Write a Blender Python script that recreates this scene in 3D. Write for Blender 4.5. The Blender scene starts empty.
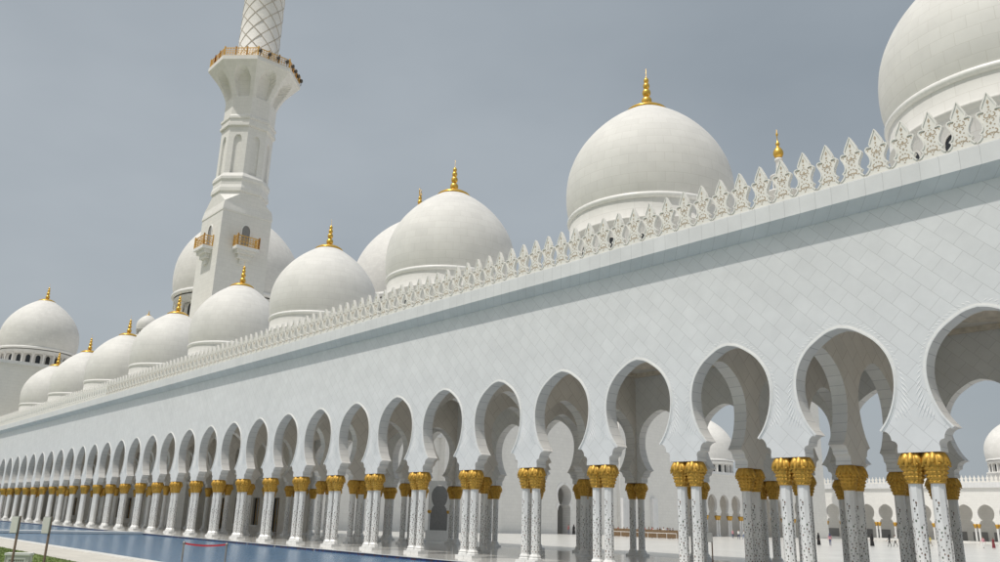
import bpy, math, random
from math import pi, sin, cos, radians, sqrt
from mathutils import Vector, Matrix, noise
random.seed(7)
scn = bpy.context.scene
col = scn.collection

# ------------------------------------------------------------------ measures
L = 5.129            # arcade bay
X0 = -12.316         # pillar number 0 of the front row
YF = 31.07           # front face of the near arcade
TH = 0.70            # wall thickness
YB = 46.27           # inner face of the courtyard side wall
ROWS = [31.42, 36.49, 41.55, 46.62]
ZI = 4.88            # underside of the arch springers
ZT = 14.46           # top of the walls under the cornice
K0, K1 = -3, 34      # pillars run from K0 to K1
KSOLID = 14          # from here on the courtyard side is a closed wall
YD = 38.97           # dome axis

# ------------------------------------------------------------------ materials
def new_mat(name):
    m = bpy.data.materials.new(name); m.use_nodes = True
    nt = m.node_tree; b = nt.nodes['Principled BSDF']
    return m, nt, b
def N(nt, t, **kw):
    n = nt.nodes.new(t)
    for k, v in kw.items():
        if k.startswith('i_'): n.inputs[k[2:].replace('_', ' ')].default_value = v
        else: setattr(n, k, v)
    return n
def math_n(nt, op, a, b=None):
    n = nt.nodes.new('ShaderNodeMath'); n.operation = op
    for i, v in enumerate((a, b)):
        if v is None: continue
        if isinstance(v, (int, float)): n.inputs[i].default_value = v
        else: nt.links.new(v, n.inputs[i])
    return n.outputs[0]
def stone(name, base, joint, bw, rh, mortar, rot45=False, coords='wall', rough=0.42, var=0.05, bump=0.25, offset=0.5, warm=0.0, spec=0.4, dirt=0.10):
    """pale stone laid in slabs with thin joints; coords: wall / uv / floor"""
    m, nt, b = new_mat(name); lk = nt.links.new
    geo = N(nt, 'ShaderNodeNewGeometry')
    comb = N(nt, 'ShaderNodeCombineXYZ')
    if coords == 'uv':
        tc = N(nt, 'ShaderNodeTexCoord'); vec = tc.outputs['UV']
    else:
        sp = N(nt, 'ShaderNodeSeparateXYZ'); lk(geo.outputs['Position'], sp.inputs[0])
        if coords == 'floor': u, v = sp.outputs[0], sp.outputs[1]
        else: u, v = math_n(nt, 'ADD', sp.outputs[0], sp.outputs[1]), sp.outputs[2]
        if rot45:
            a = math_n(nt, 'MULTIPLY', math_n(nt, 'ADD', u, v), 0.70711)
            c = math_n(nt, 'MULTIPLY', math_n(nt, 'SUBTRACT', v, u), 0.70711)
            u, v = c, a
        lk(u, comb.inputs[0]); lk(v, comb.inputs[1]); vec = comb.outputs[0]
    br = N(nt, 'ShaderNodeTexBrick', offset=offset)
    lk(vec, br.inputs['Vector'])
    br.inputs['Scale'].default_value = 1.0
    br.inputs['Brick Width'].default_value = bw
    br.inputs['Row Height'].default_value = rh
    br.inputs['Mortar Size'].default_value = mortar
    br.inputs['Mortar Smooth'].default_value = 0.3
    hi = [min(1, c * (1 + var)) for c in base]; lo = [c * (1 - var) for c in base]
    br.inputs['Color1'].default_value = (*hi, 1); br.inputs['Color2'].default_value = (*lo, 1)
    br.inputs['Mortar'].default_value = (*joint, 1)
    # veins and soft weathering of the stone itself
    no = N(nt, 'ShaderNodeTexNoise'); no.inputs['Scale'].default_value = 0.9; no.inputs['Detail'].default_value = 7
    no.inputs['Roughness'].default_value = 0.62; lk(geo.outputs['Position'], no.inputs['Vector'])
    no2 = N(nt, 'ShaderNodeTexNoise'); no2.inputs['Scale'].default_value = 0.13; no2.inputs['Detail'].default_value = 4
    lk(geo.outputs['Position'], no2.inputs['Vector'])
    mr = N(nt, 'ShaderNodeMapRange'); lk(no.outputs['Fac'], mr.inputs['Value'])
    mr.inputs['From Min'].default_value = 0.3; mr.inputs['From Max'].default_value = 0.7
    mr.inputs['To Min'].default_value = 1 - dirt; mr.inputs['To Max'].default_value = 1.0
    mr2 = N(nt, 'ShaderNodeMapRange'); lk(no2.outputs['Fac'], mr2.inputs['Value'])
    mr2.inputs['From Min'].default_value = 0.3; mr2.inputs['From Max'].default_value = 0.7
    mr2.inputs['To Min'].default_value = 1 - dirt * 0.7; mr2.inputs['To Max'].default_value = 1.0
    fac = math_n(nt, 'MULTIPLY', mr.outputs[0], mr2.outputs[0])
    mx = N(nt, 'ShaderNodeVectorMath', operation='SCALE'); lk(br.outputs['Color'], mx.inputs[0]); lk(fac, mx.inputs['Scale'])
    lk(mx.outputs[0], b.inputs['Base Color'])
    b.inputs['Roughness'].default_value = rough
    b.inputs['Specular IOR Level'].default_value = spec
    bp = N(nt, 'ShaderNodeBump'); bp.inputs['Strength'].default_value = bump; bp.inputs['Distance'].default_value = 0.02
    h = math_n(nt, 'SUBTRACT', math_n(nt, 'MULTIPLY', no.outputs['Fac'], 0.25), br.outputs['Fac'])
    lk(h, bp.inputs['Height']); lk(bp.outputs[0], b.inputs['Normal'])
    return m
def plain(name, colr, rough=0.5, metal=0.0, spec=0.5, nscale=6, nvar=0.1, bump=0.0, bscale=40):
    m, nt, b = new_mat(name); lk = nt.links.new
    geo = N(nt, 'ShaderNodeNewGeometry')
    no = N(nt, 'ShaderNodeTexNoise'); no.inputs['Scale'].default_value = nscale; no.inputs['Detail'].default_value = 5
    lk(geo.outputs['Position'], no.inputs['Vector'])
    mr = N(nt, 'ShaderNodeMapRange'); lk(no.outputs['Fac'], mr.inputs['Value'])
    mr.inputs['From Min'].default_value = 0.3; mr.inputs['From Max'].default_value = 0.7
    mr.inputs['To Min'].default_value = 1 - nvar; mr.inputs['To Max'].default_value = 1 + nvar
    mx = N(nt, 'ShaderNodeVectorMath', operation='SCALE'); mx.inputs[0].default_value = colr; lk(mr.outputs[0], mx.inputs['Scale'])
    lk(mx.outputs[0], b.inputs['Base Color'])
    b.inputs['Roughness'].default_value = rough; b.inputs['Metallic'].default_value = metal
    b.inputs['Specular IOR Level'].default_value = spec
    if bump:
        n2 = N(nt, 'ShaderNodeTexNoise'); n2.inputs['Scale'].default_value = bscale; n2.inputs['Detail'].default_value = 4
        lk(geo.outputs['Position'], n2.inputs['Vector'])
        bp = N(nt, 'ShaderNodeBump'); bp.inputs['Strength'].default_value = bump; bp.inputs['Distance'].default_value = 0.03
        lk(n2.outputs['Fac'], bp.inputs['Height']); lk(bp.outputs[0], b.inputs['Normal'])
    return m

M = {}
WALLC = (0.825, 0.83, 0.835)
M['wall'] = stone('marble_diagonal_slabs', WALLC, (0.62, 0.62, 0.62), 0.86, 0.60, 0.010, rot45=True, var=0.022, rough=0.36, dirt=0.09)
M['block'] = stone('marble_upright_slabs', (0.81, 0.815, 0.82), (0.58, 0.58, 0.58), 0.70, 60.0, 0.010, offset=0.0, var=0.02)
M['reveal'] = stone('marble_arch_stones', (0.80, 0.79, 0.77), (0.54, 0.54, 0.54), 60.0, 0.42, 0.012, offset=0.0, var=0.03)
M['carve'] = plain('carved_marble', (0.80, 0.80, 0.80), 0.45, nvar=0.05)
M['rim'] = plain('smooth_marble_moulding', (0.83, 0.825, 0.81), 0.4, nvar=0.04)
M['inner'] = stone('interior_marble', (0.80, 0.765, 0.71), (0.58, 0.54, 0.49), 1.3, 0.8, 0.015, rot45=True, var=0.03, rough=0.5)
M['dome'] = stone('dome_marble_blocks', (0.79, 0.78, 0.755), (0.69, 0.675, 0.64), 1.05, 0.62, 0.012, coords='uv', var=0.03, rough=0.6, spec=0.2, dirt=0.08)
M['tower'] = stone('minaret_marble', (0.83, 0.82, 0.79), (0.68, 0.67, 0.65), 1.0, 0.6, 0.010, var=0.02, dirt=0.05, rough=0.6, spec=0.2)
M['merlon'] = plain('merlon_marble', (0.83, 0.81, 0.765), 0.55, nvar=0.04, nscale=3)
M['reliefshade'] = plain('brown_relief_shade', (0.46, 0.37, 0.27), 0.6, nvar=0.2)  # warm shade between the merlons' carved ornament, put into the colour
M['shaft'] = plain('column_marble', (0.77, 0.77, 0.76), 0.3, nvar=0.06, nscale=2)
M['gold'] = plain('gilded_metal', (0.60, 0.35, 0.06), 0.44, metal=0.45, nvar=0.22, nscale=9, bump=0.25, bscale=25)
M['finial'] = plain('gold_mosaic', (0.80, 0.50, 0.10), 0.30, metal=0.8, nvar=0.12, nscale=5)
M['bronze'] = plain('gilded_railing_metal', (0.72, 0.44, 0.12), 0.45, metal=0.3, nvar=0.2)
M['glass'] = plain('dark_window_glass', (0.02, 0.022, 0.025), 0.08, nvar=0.1)
M['dark'] = plain('dark_doorway_timber', (0.03, 0.025, 0.02), 0.5)
M['ornate'] = plain('carved_plaster_ceiling', (0.70, 0.63, 0.53), 0.8, nvar=0.16, nscale=2.6, bump=1.0, bscale=4)
M['floor'] = stone('polished_gallery_floor', (0.74, 0.73, 0.70), (0.30, 0.28, 0.26), 1.4, 1.4, 0.02, coords='floor', rough=0.10, var=0.05, bump=0.02, offset=0.0, spec=0.5)
M['court'] = stone('courtyard_marble', (0.78, 0.77, 0.74), (0.60, 0.58, 0.55), 1.8, 1.8, 0.02, coords='floor', rough=0.22, var=0.03, bump=0.02, offset=0.0)
M['coping'] = stone('pool_coping_stone', (0.74, 0.73, 0.70), (0.45, 0.44, 0.42), 1.2, 0.6, 0.012, coords='floor', rough=0.5, var=0.05, offset=0.0)
M['paving'] = stone('pale_paving', (0.64, 0.61, 0.55), (0.40, 0.38, 0.34), 0.9, 0.9, 0.012, coords='floor', rough=0.6, var=0.05)
M['flood'] = plain('floodlight_metal', (0.10, 0.09, 0.08), 0.5, metal=0.4)
M['net'] = plain('sandstone_net_ribs', (0.50, 0.46, 0.40), 0.6)
M['rope'] = plain('red_webbing', (0.50, 0.03, 0.045), 0.6, nvar=0.1)
M['steel'] = plain('brushed_post_metal', (0.30, 0.28, 0.26), 0.4, metal=0.7)
M['pole'] = plain('brown_painted_pole', (0.16, 0.11, 0.07), 0.45)
M['plate'] = plain('sign_plate_white', (0.66, 0.66, 0.64), 0.5, nvar=0.05)
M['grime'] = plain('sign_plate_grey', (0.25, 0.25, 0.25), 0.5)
M['timber'] = plain('brown_timber_panel', (0.20, 0.13, 0.07), 0.6, nvar=0.25)
M['soil'] = plain('desert_soil', (0.34, 0.29, 0.22), 0.9, nvar=0.15, nscale=0.3)
M['lawn'] = plain('lawn_green', (0.12, 0.17, 0.035), 0.8, nvar=0.35, nscale=1.5, bump=0.6, bscale=30)
M['blade'] = plain('grass_blade_green', (0.15, 0.21, 0.045), 0.6, nvar=0.3, nscale=1.2)
M['skin'] = plain('skin', (0.36, 0.20, 0.13), 0.6)
M['hair'] = plain('dark_hair', (0.02, 0.015, 0.012), 0.6)
for nm, c in dict(black=(0.012, 0.012, 0.014), white=(0.78, 0.78, 0.76), red=(0.45, 0.05, 0.06), pink=(0.62, 0.30, 0.34), navy=(0.04, 0.06, 0.14),
                  blue=(0.12, 0.2, 0.4), yellow=(0.6, 0.5, 0.12), grey=(0.22, 0.22, 0.23), khaki=(0.33, 0.27, 0.18), maroon=(0.2, 0.03, 0.04)).items():
    M['cloth_' + nm] = plain('cloth_' + nm, c, 0.8, nvar=0.1)
# mosaic band along the pool edge
def mosaic():
    m, nt, b = new_mat('mosaic_band'); lk = nt.links.new
    geo = N(nt, 'ShaderNodeNewGeometry'); ch = N(nt, 'ShaderNodeTexVoronoi'); ch.inputs['Scale'].default_value = 5.0
    lk(geo.outputs['Position'], ch.inputs['Vector'])
    cr = N(nt, 'ShaderNodeValToRGB'); lk(ch.outputs['Color'], cr.inputs[0])
    cr.color_ramp.interpolation = 'CONSTANT'
    e = cr.color_ramp.elements
    e[0].position = 0; e[0].color = (0.02, 0.03, 0.10, 1); e[1].position = 0.55; e[1].color = (0.09, 0.03, 0.04, 1)
    x = e.new(0.72); x.color = (0.03, 0.05, 0.2, 1); x = e.new(0.9); x.color = (0.4, 0.36, 0.3, 1)
    lk(cr.outputs[0], b.inputs['Base Color']); b.inputs['Roughness'].default_value = 0.3
    return m
M['mosaic'] = mosaic()
def water():
    m, nt, b = new_mat('blue_pool_water'); lk = nt.links.new
    geo = N(nt, 'ShaderNodeNewGeometry')
    mp = N(nt, 'ShaderNodeMapping'); mp.inputs['Scale'].default_value = (1.0, 2.2, 1.0); lk(geo.outputs['Position'], mp.inputs['Vector'])
    n1 = N(nt, 'ShaderNodeTexNoise'); n1.inputs['Scale'].default_value = 1.6; n1.inputs['Detail'].default_value = 6; lk(mp.outputs[0], n1.inputs['Vector'])
    cr = N(nt, 'ShaderNodeValToRGB'); lk(n1.outputs['Fac'], cr.inputs[0])
    cr.color_ramp.elements[0].position = 0.35; cr.color_ramp.elements[0].color = (0.055, 0.14, 0.26, 1)
    cr.color_ramp.elements[1].position = 0.7; cr.color_ramp.elements[1].color = (0.10, 0.205, 0.34, 1)
    lk(cr.outputs[0], b.inputs['Base Color'])
    n2 = N(nt, 'ShaderNodeTexNoise'); n2.inputs['Scale'].default_value = 4.5; n2.inputs['Detail'].default_value = 5; lk(mp.outputs[0], n2.inputs['Vector'])
    bp = N(nt, 'ShaderNodeBump'); bp.inputs['Strength'].default_value = 0.55; bp.inputs['Distance'].default_value = 0.06
    lk(n2.outputs['Fac'], bp.inputs['Height']); lk(bp.outputs[0], b.inputs['Normal'])
    b.inputs['Roughness'].default_value = 0.17; b.inputs['IOR'].default_value = 1.33; b.inputs['Specular IOR Level'].default_value = 0.35
    return m
M['water'] = water()

# ------------------------------------------------------------------ mesh builder
class MB:
    def __init__(s): s.v = []; s.f = []; s.m = []; s.mats = []; s.uv = []; s.sm = []
    def mi(s, mat):
        if mat not in s.mats: s.mats.append(mat)
        return s.mats.index(mat)
    def face(s, pts, mat, uv=None, smooth=False):
        i = len(s.v); s.v.extend([tuple(p) for p in pts]); s.f.append(tuple(range(i, i + len(pts))))
        s.m.append(s.mi(mat)); s.uv.append(uv); s.sm.append(smooth)
    def box(s, x0, x1, y0, y1, z0, z1, mat, skip=''):
        P = [(x0,y0,z0),(x1,y0,z0),(x1,y1,z0),(x0,y1,z0),(x0,y0,z1),(x1,y0,z1),(x1,y1,z1),(x0,y1,z1)]
        for n, q in (('b',(0,3,2,1)),('t',(4,5,6,7)),('f',(0,1,5,4)),('k',(2,3,7,6)),('l',(3,0,4,7)),('r',(1,2,6,5))):
            if n not in skip: s.face([P[i] for i in q], mat)
    def grid(s, rows, mat, close=True, smooth=True, uvs=None):
        """rows of equal point counts, shared vertices"""
        base = len(s.v); n = len(rows[0])
        for r in rows: s.v.extend([tuple(p) for p in r])
        mi = s.mi(mat)
        for i in range(len(rows) - 1):
            for j in range(n if close else n - 1):
                a = base + i*n + j; b = base + i*n + (j+1) % n
                s.f.append((a, b, b + n, a + n)); s.m.append(mi); s.sm.append(smooth)
                if uvs:
                    (u0, v0), (u1, v1) = uvs(i, j), uvs(i + 1, j + 1)
                    s.uv.append([(u0, v0), (u1, v0), (u1, v1), (u0, v1)])
                else: s.uv.append(None)
    def lathe(s, prof, mat, c=(0, 0, 0), seg=32, smooth=True, uvR=None, rot=0.0, mod=None, cap=False):
        rows = []
        arc = [0]
        for i in range(1, len(prof)): arc.append(arc[-1] + math.dist(prof[i], prof[i-1]))
        for r, z in prof:
            row = []
            for j in range(seg):
                a = 2*pi*j/seg + rot; rr = r * (mod(a, z) if mod else 1)
                row.append((c[0] + rr*cos(a), c[1] + rr*sin(a), c[2] + z))
            rows.append(row)
        R = uvR or max(r for r, z in prof)
        s.grid(rows, mat, True, smooth, lambda i, j: (2*pi*j/seg*R, arc[i]))
        if cap:
            s.face(rows[-1], mat)
            s.face(rows[0][::-1], mat)
    def prism(s, outline, y0, y1, mat, tf=lambda u, w, z: (u, w, z), side=None):
        """outline in (u,z) counter-clockwise seen from the front (y0)"""
        s.face([tf(u, y0, z) for u, z in outline], mat)
        s.face([tf(u, y1, z) for u, z in outline[::-1]], mat)
        n = len(outline)
        for i in range(n):
            (a, b), (c, d) = outline[i], outline[(i+1) % n]
            s.face([tf(a, y0, b), tf(a, y1, b), tf(c, y1, d), tf(c, y0, d)], side or mat)
    def add(s, o, dx=0, dy=0, dz=0):
        base = len(s.v); s.v.extend([(a+dx, b+dy, c+dz) for a, b, c in o.v])
        mm = [s.mi(m) for m in o.mats]
        s.f.extend([tuple(i+base for i in f) for f in o.f]); s.m.extend([mm[i] for i in o.m]); s.uv.extend(o.uv); s.sm.extend(o.sm)
    def mesh(s, name):
        me = bpy.data.meshes.new(name); me.from_pydata(s.v, [], s.f)
        for m in s.mats: me.materials.append(m)
        me.polygons.foreach_set('material_index', s.m)
        me.polygons.foreach_set('use_smooth', s.sm)
        if any(u is not None for u in s.uv):
            uvl = me.uv_layers.new(name='UVMap'); k = 0; d = []
            for f, u in zip(s.f, s.uv):
                for q in range(len(f)): d.extend(u[q] if u else (0.0, 0.0))
            uvl.data.foreach_set('uv', d)
        me.update(); return me
    def build(s, name, parent=None, loc=None):
        return link(s.mesh(name), name, parent, loc)
def link(me, name, parent=None, loc=None):
    o = bpy.data.objects.new(name, me); col.objects.link(o)
    if parent: o.parent = parent
    if loc: o.location = loc
    return o
def thing(name, label, cat, loc=(0, 0, 0), group=None, rz=0):
    o = bpy.data.objects.new(name, None); col.objects.link(o); o.location = loc; o.rotation_euler = (0, 0, rz)
    o.empty_display_size = 0.5
    return tag(o, label, cat, group)
def tag(o, label, cat, group=None):
    o['label'] = label; o['category'] = cat
    if group: o['group'] = group
    return o
def struct(o, kind='structure', label=None):
    o['kind'] = kind
    if label: o['label'] = label
    return o
def tree_copy(o, parent=None):
    c = o.copy(); col.objects.link(c)
    if parent: c.parent = parent
    for ch in [x for x in col.objects if x.parent == o]: tree_copy(ch, c)
    return c

# ------------------------------------------------------------------ arch outline
def catmull(P, n=5):
    out = []
    for i in range(len(P) - 1):
        p0 = P[max(i-1, 0)]; p1 = P[i]; p2 = P[i+1]; p3 = P[min(i+2, len(P)-1)]
        for k in range(n):
            t = k / n
            out.append(tuple(0.5*((2*p1[d]) + (-p0[d]+p2[d])*t + (2*p0[d]-5*p1[d]+4*p2[d]-p3[d])*t*t + (-p0[d]+3*p1[d]-3*p2[d]+p3[d])*t**3) for d in (0, 1)))
    out.append(P[-1]); return out
def arc_bite(a, b, bulge, n=5):
    out = []
    mx, mz = (a[0]+b[0])/2, (a[1]+b[1])/2; dx, dz = b[0]-a[0], b[1]-a[1]; ln = math.hypot(dx, dz)
    nx, nz = dz/ln, -dx/ln
    for k in range(1, n + 1):
        t = k/n; h = bulge*4*t*(1-t)
        out.append((a[0]+dx*t+nx*h, a[1]+dz*t+nz*h))
    return out
def arch_half(n=5, lobes=7):
    """half outline (u,z), from the springer at the bottom to the apex; marble lies at larger u"""
    p = [(1.815, ZI), (1.815, 5.03)]
    p += arc_bite(p[-1], (1.64, 5.33), 0.10, lobes)
    p += arc_bite(p[-1], (1.25, 5.72), 0.12, lobes)
    k = len(p) - 1
    up = catmull([(1.25, 5.72), (1.57, 6.16), (1.83, 6.78), (1.955, 7.45), (1.93, 8.05), (1.74, 8.62), (1.38, 9.12), (0.92, 9.48), (0.45, 9.74), (0.0, 9.84)], n)
    p += up[1:]
    # keep z monotonic for the strip filling
    for i in range(1, len(p)):
        if p[i][1] <= p[i-1][1]: p[i] = (p[i][0], p[i-1][1] + 0.002)
    return p, k
def arch_bay(mb, tf, out, half, th, ztop, wm, rm, zi=ZI, bot=True):
    """one bay of wall with the arch cut through: front at w=0, back at w=th"""
    for sgn in (-1, 1):
        for w, fl in ((0, False), (th, True)):
            for i in range(len(out) - 1):
                (u0, z0), (u1, z1) = out[i], out[i+1]
                q = [tf(sgn*u0, w, z0), tf(sgn*half, w, z0), tf(sgn*half, w, z1), tf(sgn*u1, w, z1)]
                if (sgn < 0) != fl: q = q[::-1]
                mb.face(q, wm)
        for i in range(len(out) - 1):
            (u0, z0), (u1, z1) = out[i], out[i+1]
            q = [tf(sgn*u0, 0, z0), tf(sgn*u1, 0, z1), tf(sgn*u1, th, z1), tf(sgn*u0, th, z0)]
            if sgn < 0: q = q[::-1]
            mb.face(q, rm)
        if bot:
            u0 = out[0][0]
            q = [tf(sgn*u0, 0, zi), tf(sgn*u0, th, zi), tf(sgn*half, th, zi), tf(sgn*half, 0, zi)]
            mb.face(q, rm)
    za = out[-1][1]
    mb.face([tf(-half, 0, za), tf(half, 0, za), tf(half, 0, ztop), tf(-half, 0, ztop)], wm)
    mb.face([tf(half, th, za), tf(-half, th, za), tf(-half, th, ztop), tf(half, th, ztop)], wm)
OUT, KTIP = arch_half()
OUTL, KTIPL = arch_half(2, 2)

# ------------------------------------------------------------------ carved trim round one arch
def arch_trim():
    mb = MB()
    pts = OUT[KTIP:]
    nrm = []
    for i in range(len(pts)):
        a = pts[max(i-1, 0)]; b = pts[min(i+1, len(pts)-1)]
        dx, dz = b[0]-a[0], b[1]-a[1]; ln = math.hypot(dx, dz)
        nrm.append((dz/ln, -dx/ln))          # away from the opening for u>0
    nrm[-1] = (0.0, 1.0)
    for sgn in (-1, 1):
        for off0, off1, pr in ((0.0, 0.07, 0.04), (0.07, 0.12, 0.014)):
            A = [(sgn*(p[0]+n[0]*off0), p[1]+n[1]*off0) for p, n in zip(pts, nrm)]
            B = [(sgn*(p[0]+n[0]*off1), p[1]+n[1]*off1) for p, n in zip(pts, nrm)]
            if off0: A = [(sgn*(p[0]+n[0]*off0), p[1]+n[1]*off0) for p, n in zip(pts, nrm)]
            for i in range(len(pts)-1):
                for q in ([(A[i], -pr), (B[i], -pr), (B[i+1], -pr), (A[i+1], -pr)],
                          [(B[i], -pr), (B[i], 0), (B[i+1], 0), (B[i+1], -pr)],
                          [(A[i], 0), (A[i], -pr), (A[i+1], -pr), (A[i+1], 0)]):
                    if sgn < 0: q = q[::-1]
                    mb.face([(a[0], w, a[1]) for a, w in q], M['rim'])
        # feathery leaves
        arc = [0]
        for i in range(1, len(pts)): arc.append(arc[-1] + math.dist(pts[i], pts[i-1]))
        t = 0.80
        while t < arc[-1] - 0.05:
            i = max(j for j in range(len(arc)) if arc[j] <= t); i = min(i, len(pts)-2)
            f = (t-arc[i])/(arc[i+1]-arc[i]); px = pts[i][0]+(pts[i+1][0]-pts[i][0])*f; pz = pts[i][1]+(pts[i+1][1]-pts[i][1])*f
            nx = nrm[i][0]*(1-f)+nrm[i+1][0]*f; nz = nrm[i][1]*(1-f)+nrm[i+1][1]*f
            tx, tz = nz, -nx                      # downwards along the arch
            if nx < 0: tx, tz = nz, -nx
            a = radians(50)
            dx, dz = nx*cos(a)+tx*sin(a), nz*cos(a)+tz*sin(a)
            sx, sz = px+nx*0.19, pz+nz*0.19
            lnth = 0.20 + 0.04*sin(t*1.7)
            if pz < 7.9:
                lnth = 0.26 + 0.66*min(1, (7.9-pz)/0.9)
                if dx > 0.05: lnth = min(lnth, (L/2-0.03-sx)/dx)
                lnth = max(lnth, 0.12)
            if sx > L/2-0.06 : t += 0.13; continue
            ex, ez = sx+dx*lnth, sz+dz*lnth
            if ez < 5.98:
                lnth *= max(0.0, (sz-5.98)/max(1e-4, sz-ez)); ex, ez = sx+dx*lnth, sz+dz*lnth
                if lnth < 0.1: t += 0.1; continue
            hx, hz = -dz*0.036, dx*0.036
            mxp, mzp = sx+dx*lnth*0.45, sz+dz*lnth*0.45
            top = (sgn*mxp, -(0.008+0.012*min(1, max(0, (8.2-pz)/1.2))), mzp)
            c = [(sgn*sx, -0.001, sz), (sgn*(mxp-hx), -0.001, mzp-hz), (sgn*ex, -0.001, ez), (sgn*(mxp+hx), -0.001, mzp+hz)]
            for j in range(4):
                q = [c[j], c[(j+1) % 4], top]
                if sgn < 0: q = q[::-1]
                mb.face(q, M['carve'])
            t += 0.15
    return mb.mesh('arch_trim')

# ------------------------------------------------------------------ columns
def capital_mesh(seg=36, simple=False):
    mb = MB()
    if simple:
        mb.lathe([(0.235, 3.80), (0.26, 3.83), (0.33, 4.1), (0.37, 4.3), (0.46, 4.5), (0.49, 4.68), (0.43, 4.82), (0.30, 4.875), (0.0, 4.878)], M['gold'], seg=10, mod=lambda a, z: 1+0.05*cos(5*a))
        return mb
    # basket with scale pattern
    prof = []; nz = 28
    for i in range(nz+1):
        t = i/nz; z = 3.86+0.66*t; r = 0.262+0.155*t**0.8
        prof.append((r, z))
    mb.lathe([(0.0, 3.80), (0.25, 3.79), (0.285, 3.815), (0.285, 3.85), (0.25, 3.87)], M['gold'], seg=seg)
    mb.lathe(prof, M['gold'], seg=84, mod=lambda a, z: 1+0.18*max(0, cos(7*a+(z-3.86)*21)*cos(7*a-(z-3.86)*21))**0.6-0.03)
    mb.lathe([(0.36, 4.40), (0.39, 4.6), (0.35, 4.80), (0.30, 4.873), (0.0, 4.877)], M['gold'], seg=24)
    # drooping palm leaves: two tiers with pointed, lifted tips
    for tier, (n, zt, zb, r0_, r1_, wd) in enumerate(((9, 4.87, 4.46, 0.335, 0.150, 0.168), (9, 4.76, 4.36, 0.375, 0.080, 0.140))):
        for k in range(n):
            a0 = 2*pi*(k+0.5*tier)/n
            rows = []
            for i in range(9):
                t = i/8
                r = r0_ + r1_*sin(pi*min(1.0, t*0.62+0.02)) + 0.045*max(0, t-0.75)*4
                z = zt - (zt-zb)*t
                w = wd*(0.75+0.25*sin(min(1, t*2)*pi/2))*(1 if t < 0.5 else max(0.02, 1-((t-0.5)/0.5)**1.5))
                row = []
                for q in (-1, -0.5, 0, 0.5, 1):
                    rr = r + 0.085*(1-abs(q)**1.4) - 0.065
                    row.append((rr*cos(a0+q*w/r), rr*sin(a0+q*w/r), z))
                rows.append(row)
            mb.grid(rows, M['gold'], close=False)
    return mb
def shaft_mb(simple=False):
    mb = MB()
    sg = 8; rot = pi/8
    mb.box(-0.37, 0.37, -0.37, 0.37, 0.0, 0.14, M['shaft'], skip='b')
    mb.lathe([(0.36, 0.14), (0.36, 0.22), (0.30, 0.27), (0.325, 0.33), (0.27, 0.40), (0.236, 0.44), (0.235, 3.80)], M['shaft'], seg=sg, rot=rot, smooth=False)
    if simple: return mb
    R = 0.236*cos(pi/8)
    rnd = random.Random(3)
    cols = [M['inlaydark'], M['inlaygreen'], M['inlayred']]
    for f in range(8):
        a = 2*pi*f/8; c, s_ = cos(a), sin(a)
        z = 0.56; side = 1; top = 3.4 - rnd.random()*1.0
        while z < top:
            if rnd.random() < 0.15: z += 0.12; continue
            for (du, dz_, sz) in ((side*0.032, 0, 0.044), (-side*0.04, rnd.uniform(0.08, 0.13), 0.030)):
                u = du + rnd.uniform(-0.008, 0.008); zz = z+dz_; ss = sz*rnd.uniform(0.8, 1.2)
                tilt = rnd.uniform(-0.5, 0.5)
                q = []
                for (pu, pz) in ((0, -1.15), (0.7, -0.1), (0.25, 1.1), (-0.5, 0.7), (-0.75, -0.3)):
                    uu = u + ss*(pu*cos(tilt)-pz*sin(tilt)); vz = zz + ss*(pu*sin(tilt)+pz*cos(tilt))
                    q.append((c*(R+0.004)-s_*uu, s_*(R+0.004)+c*uu, vz))
                mb.face(q, rnd.choices(cols, (6, 2, 1.5))[0])
            z += rnd.uniform(0.20, 0.27); side = -side
    return mb
M['inlaydark'] = plain('dark_stone_inlay', (0.10, 0.085, 0.075), 0.4, nvar=0.3)
M['inlaygreen'] = plain('green_stone_inlay', (0.10, 0.13, 0.09), 0.4, nvar=0.3)
M['inlayred'] = plain('red_stone_inlay', (0.17, 0.095, 0.065), 0.4, nvar=0.3)

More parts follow.
